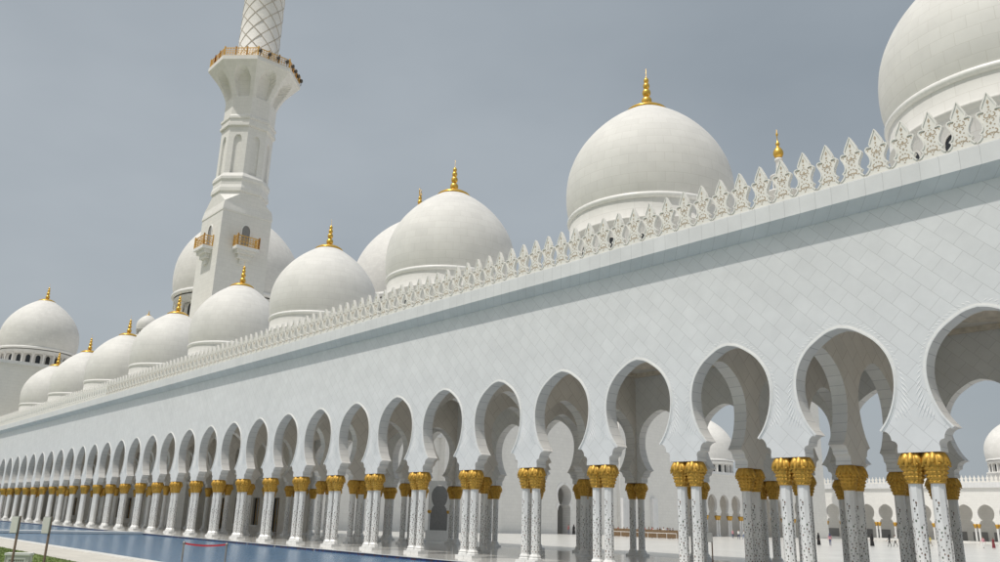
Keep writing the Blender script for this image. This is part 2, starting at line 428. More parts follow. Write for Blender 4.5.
# ------------------------------------------------------------------ merlon
def merlon_mb(detail=True):
    mb = MB()
    h = [(0.49, 0.0), (0.49, 0.10), (0.44, 0.14), (0.36, 0.24), (0.345, 0.31), (0.42, 0.38), (0.385, 0.43), (0.325, 0.47), (0.285, 0.60), (0.30, 0.74), (0.365, 0.90),
         (0.435, 1.03), (0.45, 1.13), (0.41, 1.205), (0.32, 1.235), (0.24, 1.19), (0.275, 1.33), (0.215, 1.50), (0.11, 1.72), (0.0, 1.93)]
    zb = 15.64
    ol = [(u, z+zb) for u, z in h] + [(-u, z+zb) for u, z in h[-2::-1]]
    mb.prism(ol, -0.065, 0.065, M['merlon'])
    if not detail: return mb
    # raised rim on both faces
    for sy in (-1, 1):
        n = len(ol)
        cen = []
        ins = []
        for i in range(n):
            a = ol[i-1]; b = ol[(i+1) % n]; dx, dz = b[0]-a[0], b[1]-a[1]; ln = math.hypot(dx, dz) or 1
            ins.append((ol[i][0]-dz/ln*0.055, ol[i][1]+dx/ln*0.055))
        for i in range(1, n-1):
            j = i+1 if i+1 < n else 0
            if j >= n: break
            A, B, C_, D_ = ol[i], ol[j], ins[j], ins[i]
            for q in ([(A, .095), (B, .095), (C_, .095), (D_, .095)], [(D_, .095), (C_, .095), (C_, .065), (D_, .065)], [(A, .065), (B, .065), (B, .095), (A, .095)]):
                q2 = [(p[0], sy*w, p[1]) for p, w in q]
                if sy > 0: q2 = q2[::-1]
                mb.face(q2, M['merlon'])
    # arabesque relief: its warm recess shade painted as flat brown leaves and curls
    def blob(cx, cz, r, n=7, sq=1.0, a0=0):
        for sy in (-1,):
            q = []
            for k in range(n):
                a = 2*pi*k/n + a0
                q.append((cx + r*cos(a), sy*0.069, zb+cz + sq*r*sin(a)))
            mb.face(q, M['reliefshade'])
    def curl(cx, cz, r, a0, a1, wd, n=8):
        for k in range(n):
            t0, t1 = a0+(a1-a0)*k/n, a0+(a1-a0)*(k+1)/n
            q = [(cx+(r-wd)*cos(t0), -0.069, zb+cz+(r-wd)*sin(t0)), (cx+(r+wd)*cos(t0), -0.069, zb+cz+(r+wd)*sin(t0)),
                 (cx+(r+wd)*cos(t1), -0.069, zb+cz+(r+wd)*sin(t1)), (cx+(r-wd)*cos(t1), -0.069, zb+cz+(r-wd)*sin(t1))]
            if a1 < a0: q = q[::-1]
            mb.face(q, M['reliefshade'])
    blob(0, 1.52, 0.05, 4, 2.2); blob(0, 1.32, 0.045, 6); blob(0, 1.21, 0.035, 5)
    for s_ in (-1, 1):
        curl(s_*0.095, 1.00, 0.085, pi/2-s_*0.3, pi/2-s_*0.3-s_*4.4, 0.022)
        curl(s_*0.27, 1.06, 0.065, pi/2+s_*0.9, pi/2-s_*2.2, 0.018)
        curl(s_*0.07, 0.80, 0.055, -pi/2, -pi/2+s_*3.6, 0.020)
        curl(s_*0.11, 0.36, 0.075, pi/2, pi/2-s_*4.2, 0.022)
        curl(s_*0.12, 0.19, 0.085, 0.2, 0.2+pi, 0.020)
        blob(s_*0.12, 0.60, 0.032, 5); blob(s_*0.05, 0.48, 0.035, 5); blob(s_*0.26, 0.22, 0.032, 5); blob(s_*0.20, 1.14, 0.03, 5)
        blob(s_*0.05, 1.13, 0.028, 5); blob(s_*0.20, 0.88, 0.028, 5)
    blob(0, 1.00, 0.04, 6); blob(0, 0.90, 0.035, 4, 1.6); blob(0, 0.68, 0.045, 4, 1.6); blob(0, 0.30, 0.04, 6); blob(0, 0.12, 0.035, 5)
    return mb

# ------------------------------------------------------------------ domes
DPROF = [(5.04, 0.0), (5.16, 0.4), (5.27, 1.1), (5.29, 1.9), (5.22, 2.7), (5.06, 3.4), (4.79, 4.1), (4.41, 4.8), (3.94, 5.45), (3.38, 6.08), (2.78, 6.63), (2.15, 7.11), (1.52, 7.53), (0.95, 7.87), (0.5, 8.08), (0.30, 8.15)]
def dome_parts(parent_thing, at, s=1.0, z=21.2, zroof=14.9, gold=True, windows=True, seg=64, drum_h=None, colonnade=False, finial_scale=1.0, crescent=False):
    """dome (part) with drum, moulding and finial (sub-parts), local to the thing's origin"""
    c = (at[0], at[1], z)
    mb = MB(); prof = catmull([(r*s, zz*s) for r, zz in DPROF], 3)
    mb.lathe(prof, M['dome'], c, seg=seg)
    d = mb.build('dome', parent_thing)
    rg = MB()
    rg.lathe([(5.0*s, -0.30*s), (5.12*s, -0.28*s), (5.20*s, -0.20*s), (5.23*s, -0.12*s), (5.22*s, -0.02*s), (5.16*s, 0.05*s), (5.0*s, 0.07*s)], M['rim'], c, seg=seg)
    rg.build('moulding', d)
    dr = MB(); zr = zroof - z
    if not colonnade:
        dr.lathe([(5.08*s, -0.28*s), (5.06*s, -1.35*s), (5.10*s, -1.38*s), (5.14*s, -1.44*s), (5.13*s, -1.53*s), (5.0*s, -1.66*s), (4.96*s, -1.72*s), (4.95*s, zr)], M['dome'], c, seg=seg)
    else:
        h = colonnade
        dr.lathe([(5.0*s, -0.40*s), (4.97*s, -0.95*s), (4.5*s, -0.96*s)], M['dome'], c, seg=seg)
        dr.lathe([(4.42*s, -0.95*s), (4.42*s, -0.95*s-h)], M['dome'], c, seg=seg)
        dr.lathe([(4.5*s, -0.95*s-h), (5.35*s, -0.95*s-h-0.02), (5.35*s, -0.95*s-h-0.35), (5.15*s, -0.95*s-h-0.7), (5.1*s, zr)], M['dome'], c, seg=seg)
    dr.build('drum', d)
    if windows:
        n = 16 if not colonnade else 22
        wn = MB()
        if colonnade: R = 4.43*s; w = 0.30*s; z0 = -0.95*s-colonnade+0.02; z1 = -0.95*s-0.28*colonnade
        else: R = 4.965*s; w = 0.34*s; z0 = -4.0*s; z1 = -2.9*s
        pts = [(-w, z0), (w, z0), (w, z1)] + [(w*cos(t), z1+w*sin(t)*1.3) for t in [pi*i/8 for i in range(1, 8)]] + [(-w, z1)]
        def put(u, rr, zz): return (rr, u, zz)
        wn.face([put(u, R+0.03, zz) for u, zz in pts], M['glass'])
        o2 = [(u*1.16, zz + (0.07*s if zz > z1-0.01 else 0)) for u, zz in pts]
        for i in range(2, len(pts)):
            j = (i+1) % len(pts)
            wn.face([put(o2[i][0], R+0.08, o2[i][1]), put(o2[j][0], R+0.08, o2[j][1]), put(pts[j][0], R+0.08, pts[j][1]), put(pts[i][0], R+0.08, pts[i][1])], M['dome'])
            wn.face([put(pts[i][0], R+0.08, pts[i][1]), put(pts[j][0], R+0.08, pts[j][1]), put(pts[j][0], R, pts[j][1]), put(pts[i][0], R, pts[i][1])], M['dome'])
            wn.face([put(o2[i][0], R, o2[i][1]), put(o2[j][0], R, o2[j][1]), put(o2[j][0], R+0.08, o2[j][1]), put(o2[i][0], R+0.08, o2[i][1])], M['dome'])
        wme = wn.mesh('drum_window')
        for k in range(n):
            a = 2*pi*(k+0.5)/n
            o = link(wme, 'drum_window', d, c); o.rotation_euler = (0, 0, a)
        if colonnade:
            cl = MB(); R = 4.80*s
            cl.lathe([(0.17*s, -0.95*s-colonnade), (0.17*s, -0.95*s-colonnade+0.12), (0.12*s, -0.95*s-colonnade+0.2), (0.12*s, -1.25*s), (0.24*s, -0.95*s)], M['dome'], (R, 0, 0), seg=8)
            cme = cl.mesh('drum_column')
            for k in range(n):
                o = link(cme, 'drum_column', d, c); o.rotation_euler = (0, 0, 2*pi*k/n)
    if gold:
        f = MB(); zt = 8.05*s; g = s*finial_scale
        f.lathe([(0.9*g, -0.25*g), (1.32*g, -0.42*g), (1.42*g, -0.34*g), (1.30*g, -0.20*g), (0.98*g, 0.0*g), (0.5*g, 0.15*g), (0.26*g, 0.22*g)], M['finial'], (c[0], c[1], c[2]+zt), seg=32)
        pr = []; zz = 0.2
        for rb in (0.35, 0.28, 0.22, 0.17):
            for i in range(9):
                t = pi*i/8; pr.append(((0.09+ (rb-0.09)*sin(t))*g, (zz+rb*0.98*(1-cos(t)))*g))
            zz += rb*1.96 + 0.02
        pr += [(0.05*g, (zz+0.05)*g), (0.014*g, (zz+0.12)*g), (0.010*g, (zz+0.75)*g), (0.0, (zz+0.76)*g)]
        f.lathe(pr, M['finial'], (c[0], c[1], c[2]+zt), seg=16)
        if crescent:
            R = 0.42*g; zc = c[2]+zt+(zz+0.45)*g
            rows = []
            for i in range(25):
                t = pi/2+0.35+(2*pi-0.7)*i/24
                th = 0.10*g*sin(pi*i/24)+0.01
                ctr = Vector((R*cos(t)*0.66, -R*cos(t)*0.75, R*sin(t)))
                nv = ctr.normalized()
                rows.append([tuple(Vector((c[0], c[1], zc))+ctr+nv*th*cos(q)+Vector((0.75, 0.66, 0))*th*0.6*sin(q)) for q in (0, pi/2, pi, 3*pi/2)])
            f.grid(rows, M['finial'], close=True)
        f.build('finial', d)
    return d

# ------------------------------------------------------------------ near arcade
gal = thing('arcade_building', 'long white marble arcade with gold topped columns and a row of domes beside the pool', 'building', (X0, YF, 0))
def G(o):   # keep world coordinates for parts whose mesh is in world space
    o.location = (-X0, -YF, 0); return o
def tfx(cx, y0): return lambda u, w, z: (cx+u, y0+w, z)
def tfback(cx, y0): return lambda u, w, z: (cx-u, y0-w, z)
def tfy(x0, cy): return lambda u, w, z: (x0-w, cy+u, z)          # wall running along Y, front faces +X
fw = MB()
for k in range(K0, K1):
    arch_bay(fw, tfx(X0-(k+0.5)*L, YF), OUT if k < 16 else OUTL, L/2, TH, ZT+0.5, M['wall'], M['reveal'])
fw.box(X0-K1*L-3, X0-K1*L, YF, YF+TH, 0, ZT, M['wall'])
G(fw.build('facade_wall', gal))
XA, XB = X0-K0*L+0.01, X0-K1*L-3
bw = MB()
for k in range(K0, KSOLID):
    arch_bay(bw, tfback(X0-(k+0.5)*L, YB+TH), OUT if k < 8 else OUTL, L/2, TH, ZT+0.5, M['wall'], M['reveal'])
G(bw.build('courtyard_wall', gal))
# closed stretch of the rear wall with openings
sw = MB()
xs = X0-KSOLID*L
k = KSOLID
while k < K1:
    xa, xb = X0-k*L, X0-(k+1)*L; xm = (xa+xb)/2; hw = 0.9
    sw.box(xm+hw, xa, YB, YB+TH, 0, ZT, M['inner']); sw.box(xb, xm-hw, YB, YB+TH, 0, ZT, M['inner'])
    sw.box(xm-hw, xm+hw, YB, YB+TH, 3.9, ZT, M['inner']); sw.box(xm-hw, xm+hw, YB, YB+TH, 0, 0.55 if k % 3 else 0.02, M['inner'])
    k += 1
G(sw.build('rear_wall', gal))
k = KSOLID
while k < K1:
    xm = X0-(k+0.5)*L; w_ = MB()
    w_.box(xm-0.895, xm+0.895, YB+0.25, YB+0.30, 0.56 if k % 3 else 0.025, 3.895, M['glass'])
    for q in (-0.3, 0.3): w_.box(xm+q-0.03, xm+q+0.03, YB+0.22, YB+0.26, 0.56 if k % 3 else 0.025, 3.895, M['bronze'])
    if k % 3: w_.box(xm-1.0, xm+1.0, YB-0.12, YB+0.22, 0.552, 0.70, M['rim'])
    G(w_.build('window' if k % 3 else 'door', gal)); k += 1
# transverse walls
for k in range(K0, K1+1):
    if k % 4 in (1, 2):
        tw = MB()
        for r in range(3):
            cy = (ROWS[r]+ROWS[r+1])/2
            hf = 5.065/2
            lo_, hi_ = cy-hf, cy+hf
            arch_bay(tw, tfy(X0-k*L+TH/2, cy), OUT if k < 12 else OUTL, hf, TH, 12.5, M['inner'], M['reveal'])
        # clip against the long walls is not needed: the ends stop inside them
        for v in range(len(tw.v)):
            x, y, z = tw.v[v]; tw.v[v] = (x, min(max(y, YF+TH-0.01), YB+0.01), z)
        G(tw.build('cross_wall', gal))
# ceilings
cm = MB(); cm.box(XB, XA, YF+TH, YB, 12.5, 12.8, M['inner'])
G(cm.build('ceiling', gal))
for k in range(-2, K1, 4):
    cx = X0-(k+1.5)*L
    rg = MB()
    rg.lathe([(6.6, 11.296), (6.6, 11.14), (6.2, 11.0), (5.8, 11.12), (5.2, 11.10), (4.9, 10.98), (4.6, 11.15), (2.4, 11.2), (2.1, 11.05), (0.0, 11.05)], M['ornate'], (cx, YD, 0), seg=48,
             mod=lambda a, z: 1+0.015*cos(24*a))
    # square outer border
    for s_ in (-1, 1):
        rg.box(cx-7.3, cx+7.3, YD+s_*7.0-0.22, YD+s_*7.0+0.22, 11.08, 11.296, M['ornate'])
        rg.box(cx+s_*7.0-0.2, cx+s_*7.0+0.2, YD-6.76, YD+6.76, 11.08, 11.296, M['ornate'])
    rg.v = [(x, y, z+1.2) for x, y, z in rg.v]
    G(rg.build('ceiling_rose', gal))
# cornice and roof
cn = MB()
prof = [(YF+0.002, 14.43), (YF-0.10, 14.46), (YF-0.22, 14.54), (YF-0.36, 14.66), (YF-0.52, 14.78), (YF-0.60, 14.84), (YF-0.60, 15.58), (YF-0.56, 15.60), (YF-0.56, 15.64), (YF+1.2, 15.64), (YF+1.2, 14.9)]
for i in range(len(prof)-1):
    (y0, z0), (y1, z1) = prof[i], prof[i+1]
    mt = M['wall'] if i < 5 else M['block']
    if i < 5: mt = M['reveal2'] if 'reveal2' in M else M['block']
    cn.face([(XB, y0, z0), (XA, y0, z0), (XA, y1, z1), (XB, y1, z1)], mt)
G(cn.build('cornice', gal))
rf = MB(); rf.box(XB, XA, YF+0.003, YB+TH, 14.93, 15.1, M['coping'])
rf.box(XB, XA, YB+TH+0.002, YB+TH+0.5, 14.4, 15.6, M['block'])
rf.box(XA, XA+0.4, YF+0.003, YB+TH, ZI, 15.0, M['wall'])
G(rf.build('roof', gal))
# arch trims
tm = arch_trim()
for k in range(K0, K1):
    link(tm, 'arch_trim', gal, (-(k+0.5)*L, 0, 0))
# columns
cap_me = capital_mesh().mesh('capital'); sh_me = shaft_mb().mesh('column')
spots = []
for k in range(K0, K1+1):
    x = X0-k*L
    for s_ in (-0.385, 0.385):
        spots.append((x+s_, ROWS[0], 0))
        if k <= KSOLID: spots.append((x+s_, ROWS[3], 3))
        if k % 4 in (1, 2):
            spots.append((x, ROWS[1]+s_, 1)); spots.append((x, ROWS[2]+s_, 2))
def infr(x): return x < -9.0
cand = sorted(spots, key=lambda q: (0 if infr(q[0]) else 500) + math.hypot(q[0], q[1]) + (12 if q[2] else 0))
for (x, y, r) in cand[:100]:
    c = link(sh_me, 'column', gal, (x-X0, y-YF, 0)); link(cap_me, 'capital', c)
rest = MB(); sc_, ss_ = capital_mesh(simple=True), shaft_mb(True)
far_c = shaft_mb(True)
for (x, y, r) in cand[100:]:
    rest.add(sc_, x, y, 0); rest.add(ss_, x, y, 0)
o = G(rest.build('far_columns', gal)); o['kind'] = 'stuff'
# merlons
mm = merlon_mb().mesh('merlon'); sm_ = merlon_mb(False)
mx = []
pitch = L/5
i = 0; x = -9.34+pitch*6
while x > XB:
    mx.append(x); x -= pitch
mx_in = [q for q in mx if q < -7.0]
for q in mx_in[:100]: link(mm, 'merlon', gal, (q-X0, -0.47, 0))
r_ = MB()
for q in mx_in[100:] + [q for q in mx if q >= -7.0]: r_.add(sm_, q, YF-0.47, 0)
o = G(r_.build('far_merlons', gal)); o['kind'] = 'stuff'
# domes
for k in [-0.5+4*i for i in range(9)]:
    dome_parts(gal, (-(k)*L, YD-YF), 1.0, 20.45, seg=64 if k < 12 else 40)

# ------------------------------------------------------------------ corner pavilion
pv = thing('corner_pavilion', 'white pavilion under the leftmost dome, at the far end of the long arcade', 'building', (-196, 39.5, 0))
b = MB(); b.box(-11.5, 11.5, -11.5, 11.5, 0, 29.2, M['tower']); b.box(-12.0, 12.0, -12.0, 12.0, 29.202, 29.8, M['block'])
b.box(-10.8, 10.8, -10.8, 10.8, 29.802, 30.0, M['tower'])
b.build('wall', pv)
dome_parts(pv, (0, 0), 1.45, 33.95, 29.9, colonnade=2.7, seg=64, finial_scale=0.85)

# ------------------------------------------------------------------ prayer hall
ph = thing('prayer_hall', 'white prayer hall with two very large domes rising behind the minaret and the arcade domes', 'building', (-155, 90, 0))
b = MB(); b.box(-45, 30, -38, 75, 0, 21, M['tower']); b.build('wall', ph)
dome_parts(ph, (0, 64.8-90), 2.32, 42.6, 21, colonnade=4.0, seg=72, finial_scale=0.8)
dome_parts(ph, (0, 108.5-90), 2.82, 50.0, 21, colonnade=4.5, seg=72, finial_scale=0.92, crescent=True)
dome_parts(ph, (5, 46.9-90), 0.34, 33.2, 21, colonnade=0.9, seg=32)

# ------------------------------------------------------------------ minaret
def octring(mb, r, z0, z1, mat, rot=pi/8): mb.lathe([(r*0.985, z0), (r, z0+0.05), (r, z1-0.05), (r*0.985, z1)], mat, seg=8, smooth=False, rot=rot)
def railing(mb, pts, z, h=1.25, per=4):
    for i in range(len(pts)-1):
        a = Vector((*pts[i], z)); b_ = Vector((*pts[i+1], z)); d = b_-a; ln = d.length; u = d.normalized(); n = Vector((-u.y, u.x, 0))
        def bar(p, q, t):
            dd = (q-p).normalized(); s1 = n*t; s2 = dd.cross(n)*t
            c = [p+s1+s2, p-s1+s2, p-s1-s2, p+s1-s2]; e = [v+(q-p) for v in c]
            for j in range(4): mb.face([c[j], c[(j+1) % 4], e[(j+1) % 4], e[j]], M['bronze'])
            mb.face(c, M['bronze']); mb.face(e[::-1], M['bronze'])
        up = Vector((0, 0, 1))
        bar(a+up*h, b_+up*h, 0.06); bar(a+up*0.12, b_+up*0.12, 0.05); bar(a+up*h*0.72, b_+up*h*0.72, 0.035)
        bar(a, a+up*(h+0.28), 0.09); bar(b_, b_+up*(h+0.28), 0.09)
        m_ = max(2, int(ln/0.42))
        for j in range(1, m_):
            p = a+d*(j/m_)
            bar(p, p+up*h*0.95, 0.03)
        # lattice discs between
        for j in range(m_):
            p = a+d*((j+0.5)/m_)+up*h*0.42; rr = min(ln/m_, 0.5)*0.42
            q = 8
            for t in range(q):
                t0, t1 = 2*pi*t/q, 2*pi*(t+1)/q
                f = lambda t_, r__: p+u*(r__*cos(t_))+up*(r__*sin(t_)*1.15)
                mb.face([f(t0, rr), f(t1, rr), f(t1, rr*0.55), f(t0, rr*0.55)], M['bronze'])
def make_minaret(name, label, loc, hi=True):
    t = thing(name, label, 'minaret', loc)
    a = 3.82
    b = MB()
    b.lathe([(a*sqrt(2), 0), (a*sqrt(2), 44.5), (a*sqrt(2)*1.02, 44.55), (a*sqrt(2)*1.02, 44.8), (a*sqrt(2)*0.97, 46.0)], M['tower'], seg=4, rot=pi/4, smooth=False)
    # broach from square to octagon
    ro = 3.74/cos(pi/8)
    sq = a*0.97
    top = [(ro*cos(pi/8+i*pi/4), ro*sin(pi/8+i*pi/4), 47.6) for i in range(8)]
    cs = [(sq, sq, 46.0), (-sq, sq, 46.0), (-sq, -sq, 46.0), (sq, -sq, 46.0)]
    for i in range(4):
        b.face([cs[i], top[2*i+1], top[2*i]], M['tower'])
        b.face([cs[i-1], cs[i], top[2*i], top[2*i-1]], M['tower'])
    b.build('square_shaft', t)
    # small balconies on the four faces
    for q in range(3):
        bb = MB(); rb = MB()
        nx, ny = [(1, 0), (0, -1), (-1, 0), (0, 1)][q]; ux, uy = -ny, nx
        P = lambda u, w, z: (nx*(a+w)+ux*u, ny*(a+w)+uy*u, z)
        def bx(u0, u1, w0, w1, z0, z1, mat, m_=bb):
            c = [P(u0, w0, z0), P(u1, w0, z0), P(u1, w1, z0), P(u0, w1, z0), P(u0, w0, z1), P(u1, w0, z1), P(u1, w1, z1), P(u0, w1, z1)]
            for f in ((0, 3, 2, 1), (4, 5, 6, 7), (0, 1, 5, 4), (2, 3, 7, 6), (3, 0, 4, 7), (1, 2, 6, 5)): m_.face([c[i] for i in f], mat)
        bx(-1.75, 1.75, 0.005, 1.5, 38.8, 39.25, M['rim'])
        for (h0, h1, w1, hw) in ((38.25, 38.795, 1.1, 1.45), (37.6, 38.245, 0.7, 1.05), (36.8, 37.595, 0.35, 0.6)): bx(-hw, hw, 0.005, w1, h0, h1, M['tower'])
        # arched door niche
        arc_ = [(0.62*cos(pi*i/10), 42.0+0.9*sin(pi*i/10)) for i in range(11)]
        ol = [(-0.62, 39.26), (0.62, 39.26)] + arc_
        bb.face([P(u, 0.006, z) for u, z in ol], M['grime'])
        o2 = [(u*1.3, z if i < 2 else (z-42.0)*1.2+42.0) for i, (u, z) in enumerate(ol)]
        for i in range(1, len(ol)):
            j = (i+1) % len(ol)
            bb.face([P(*(ol[i][0], 0.10, ol[i][1])), P(*(ol[j][0], 0.10, ol[j][1])), P(*(o2[j][0], 0.10, o2[j][1])), P(*(o2[i][0], 0.10, o2[i][1]))], M['rim'])
            bb.face([P(*(o2[i][0], 0.0, o2[i][1])), P(*(o2[i][0], 0.10, o2[i][1])), P(*(o2[j][0], 0.10, o2[j][1])), P(*(o2[j][0], 0.0, o2[j][1]))], M['rim'])
        ob = bb.build('balcony', t)
        pts = [P(-1.65, 0.05, 0), P(-1.65, 1.4, 0), P(1.65, 1.4, 0), P(1.65, 0.05, 0)]
        railing(rb, [(p[0], p[1]) for p in pts], 39.25, 1.5)
        rb.build('railing', ob)
    # octagonal shaft
    oc = MB()
    oc.lathe([(ro, 48.7), (ro, 49.2)], M['tower'], seg=8, rot=pi/8, smooth=False)
    oc.lathe([(ro, 49.2), (ro*1.05, 49.25), (ro*1.05, 49.75), (ro*1.01, 50.3), (ro*1.01, 50.9), (ro*1.05, 51.2), (ro*1.05, 51.6), (ro*0.97, 52.2), (ro*0.955, 52.25)], M['tower'], seg=8, rot=pi/8, smooth=False)
    R8 = ro*0.955; ap = R8*cos(pi/8); side = 2*R8*sin(pi/8)
    for q in range(8):
        an = q*pi/4; n_ = (cos(an), sin(an)); u_ = (-n_[1], n_[0])
        P = lambda u, w, z: (n_[0]*(ap+w)+u_[0]*u, n_[1]*(ap+w)+u_[1]*u, z)
        hw = 0.62; ou = [(hw, 52.25), (hw, 57.6)] + [(hw*cos(pi/2*i/6), 57.6+1.05*sin(pi/2*i/6)) for i in range(1, 7)]
        ou = [(u, z) for u, z in ou]; ou[-1] = (0.0, ou[-1][1])
        # face with recess
        for sg in (-1, 1):
            for i in range(len(ou)-1):
                (u0, z0), (u1, z1) = ou[i], ou[i+1]
                f = [P(sg*u0, 0, z0), P(sg*side/2, 0, z0), P(sg*side/2, 0, z1), P(sg*u1, 0, z1)]
                oc.face(f if sg > 0 else f[::-1], M['tower'])
                f = [P(sg*u0, 0, z0), P(sg*u1, 0, z1), P(sg*u1, -0.32, z1), P(sg*u0, -0.32, z0)]
                oc.face(f if sg > 0 else f[::-1], M['rim'])
        za = ou[-1][1]
        oc.face([P(-side/2, 0, za), P(side/2, 0, za), P(side/2, 0, 60.0), P(-side/2, 0, 60.0)], M['tower'])
        oc.face([P(-hw, -0.32, 52.25), P(hw, -0.32, 52.25), P(hw, -0.32, za), P(-hw, -0.32, za)], M['tower'])
    oc.lathe([(R8, 60.0), (ro*1.04, 60.05), (ro*1.04, 60.45), (ro, 60.55), (ro, 61.2), (ro*1.04, 61.25), (ro*1.04, 61.6), (R8, 62.0), (R8, 64.85)], M['tower'], seg=8, rot=pi/8, smooth=False)
    oc.v = [(x, y, z-1.15) for x, y, z in oc.v]
    oc.build('octagonal_shaft', t)
    # flared balcony support with deep niches
    fl = MB()
    r0, r1 = R8, 6.45/cos(pi/8); z0_, z1_ = 64.6, 69.6
    n = 8
    def rad(tt): return r0+(r1-r0)*(tt**1.7*0.75+0.25*tt)
    NZ = 30; NU = 24
    rows = []
    for i in range(NZ+1):
        tt = i/NZ; row = []
        for q in range(8):
            a0, a1 = pi/8+q*pi/4, pi/8+(q+1)*pi/4
            for j in range(NU):
                s_ = j/NU; R = rad(tt); x = R*(cos(a0)*(1-s_)+cos(a1)*s_); y = R*(sin(a0)*(1-s_)+sin(a1)*s_)
                # niche: pointed recess in the middle of each face
                v = abs(s_-0.5)/(0.30+0.05*tt); top_ = 0.88*(1-0.40*v**2.4) if v < 1 else 0
                if v < 1 and 0.06 < tt < top_:
                    dep = min(1, (top_-tt)/0.05)*min(1, (tt-0.06)/0.06)*min(1, (1-v)/0.16)*(0.35+1.5*tt)
                    nn = (cos((a0+a1)/2), sin((a0+a1)/2)); x -= nn[0]*dep; y -= nn[1]*dep
                row.append((x, y, z0_+(z1_-z0_)*tt))
        rows.append(row)
    fl.grid(rows, M['tower'], close=True, smooth=False)
    fl.lathe([(r1, 69.6), (r1*1.02, 69.65), (r1*1.02, 70.3), (3.1, 70.32)], M['tower'], seg=8, rot=pi/8, smooth=False)
    fl.v = [(x, y, z-1.0) for x, y, z in fl.v]
    fo = fl.build('balcony_deck', t)
    rb = MB(); R = r1*0.985
    pts = [(R*cos(pi/8+i*pi/4), R*sin(pi/8+i*pi/4)) for i in range(9)]
    pp = []
    for i in range(8):
        pp += [(pts[i][0]*(1-s_)+pts[i+1][0]*s_, pts[i][1]*(1-s_)+pts[i+1][1]*s_) for s_ in (0, 1/3, 2/3)]
    pp.append(pts[8]); railing(rb, pp, 69.32, 1.35)
    rb.build('railing', fo)
    for i in range(11):       # floodlights clamped along the courtyard side of the rail
        an = radians(-20+i*12.5); rr_ = R*cos(pi/8)/cos(((an-0) % (pi/4))-pi/8 if False else (((an+pi/8) % (pi/4))-pi/8))+0.28
        q = MB(); cx_, cy_ = rr_*cos(an), rr_*sin(an)
        q.lathe([(0.0, 69.9), (0.27, 69.95), (0.30, 70.2), (0.20, 70.45), (0.0, 70.47)], M['flood'], (cx_, cy_, 0), seg=8)
        q.lathe([(0.05, 69.3), (0.05, 69.95)], M['flood'], (cx_, cy_, 0), seg=6)
        q.build('floodlight', t)
    # cylinder with raised diagonal net
    cy = MB(); rc = 3.15
    cy.lathe([(rc*1.06, 69.3), (rc*1.06, 71.2), (rc, 71.4), (rc, 90.0), (rc*1.06, 90.2), (rc*1.06, 91)], M['tower'], seg=40)
    for sg in (-1, 1):
        for k in range(8):
            prev = None
            NS = 60
            for i in range(NS+1):
                z = 71.4+18.6*i/NS; an = 2*pi*k/8+sg*(z-71.4)*0.30
                w = 0.034
                ca, sa = cos(an), sin(an); rr = rc+0.05
                cur = [(rc*cos(an-w), rc*sin(an-w), z), (rr*cos(an-w*0.6), rr*sin(an-w*0.6), z), (rr*cos(an+w*0.6), rr*sin(an+w*0.6), z), (rc*cos(an+w), rc*sin(an+w), z)]
                if prev:
                    for j in range(3): cy.face([prev[j], prev[j+1], cur[j+1], cur[j]], M['net'])
                prev = cur
    cy.build('round_shaft', t)
    up = MB()
    up.lathe([(3.34, 91), (3.9, 91.8), (5.0, 92.8), (5.0, 93.2), (2.4, 93.25)], M['tower'], seg=24)
    for k in range(8):
        a_ = 2*pi*k/8; up.lathe([(0.3, 93.2), (0.22, 93.4), (0.22, 97.6), (0.35, 98)], M['tower'], (2.0*cos(a_), 2.0*sin(a_), 0), seg=8)
    up.lathe([(1.2, 93.2), (1.2, 98)], M['tower'], seg=16)
    up.lathe([(2.0, 98), (2.7, 98.2), (2.8, 98.7), (2.2, 98.9), (1.2, 99.3), (1.05, 100.2), (0.9, 101), (0.85, 103.2), (1.15, 103.5), (1.15, 104.0), (0.9, 104.3), (0.7, 104.4)], M['tower'], seg=20)
    uo = up.build('lantern', t)
    fi = MB()
    fi.lathe([(0.7, 104.4), (1.15, 104.8), (1.45, 105.6), (1.4, 106.4), (1.0, 107.2), (0.5, 107.8), (0.3, 108.1), (0.55, 108.5), (0.62, 108.9), (0.35, 109.4), (0.15, 110.0), (0.12, 111.2), (0.3, 111.6), (0.35, 112.0), (0.1, 112.5), (0.06, 113.4), (0, 113.5)], M['finial'], seg=20)
    fi.build('finial', uo)
    return t
m1 = make_minaret('minaret', 'tall white minaret with gold railed balconies rising behind the dome row at the left', (-114.4, 46.5, 0))
m2 = tree_copy(m1); m2.location = (-111.3, 204.8, 0)
m2.scale = (1.02, 1.02, 1.02)
m2['label'] = 'distant white minaret whose gold tip shows above the merlons at the right'

# ------------------------------------------------------------------ courtyard left side: gallery wall and portal
cw = thing('courtyard_portal', 'plain tall white wall with a keyhole doorway, seen through the middle arches', 'building', (-110, 110, 0))
def wy(mb, y0, y1, z0, z1, x0, x1, mat): mb.box(x0, x1, y0, y1, z0, z1, mat)
b = MB()
wy(b, -62, -26, 0, 15.0, -6, 0, M['tower'])
wy(b, -62, -26, 15.002, 15.6, -6, 0.5, M['block'])
wy(b, -25.99, -13, 0, 24, -10, 1.5, M['tower'])
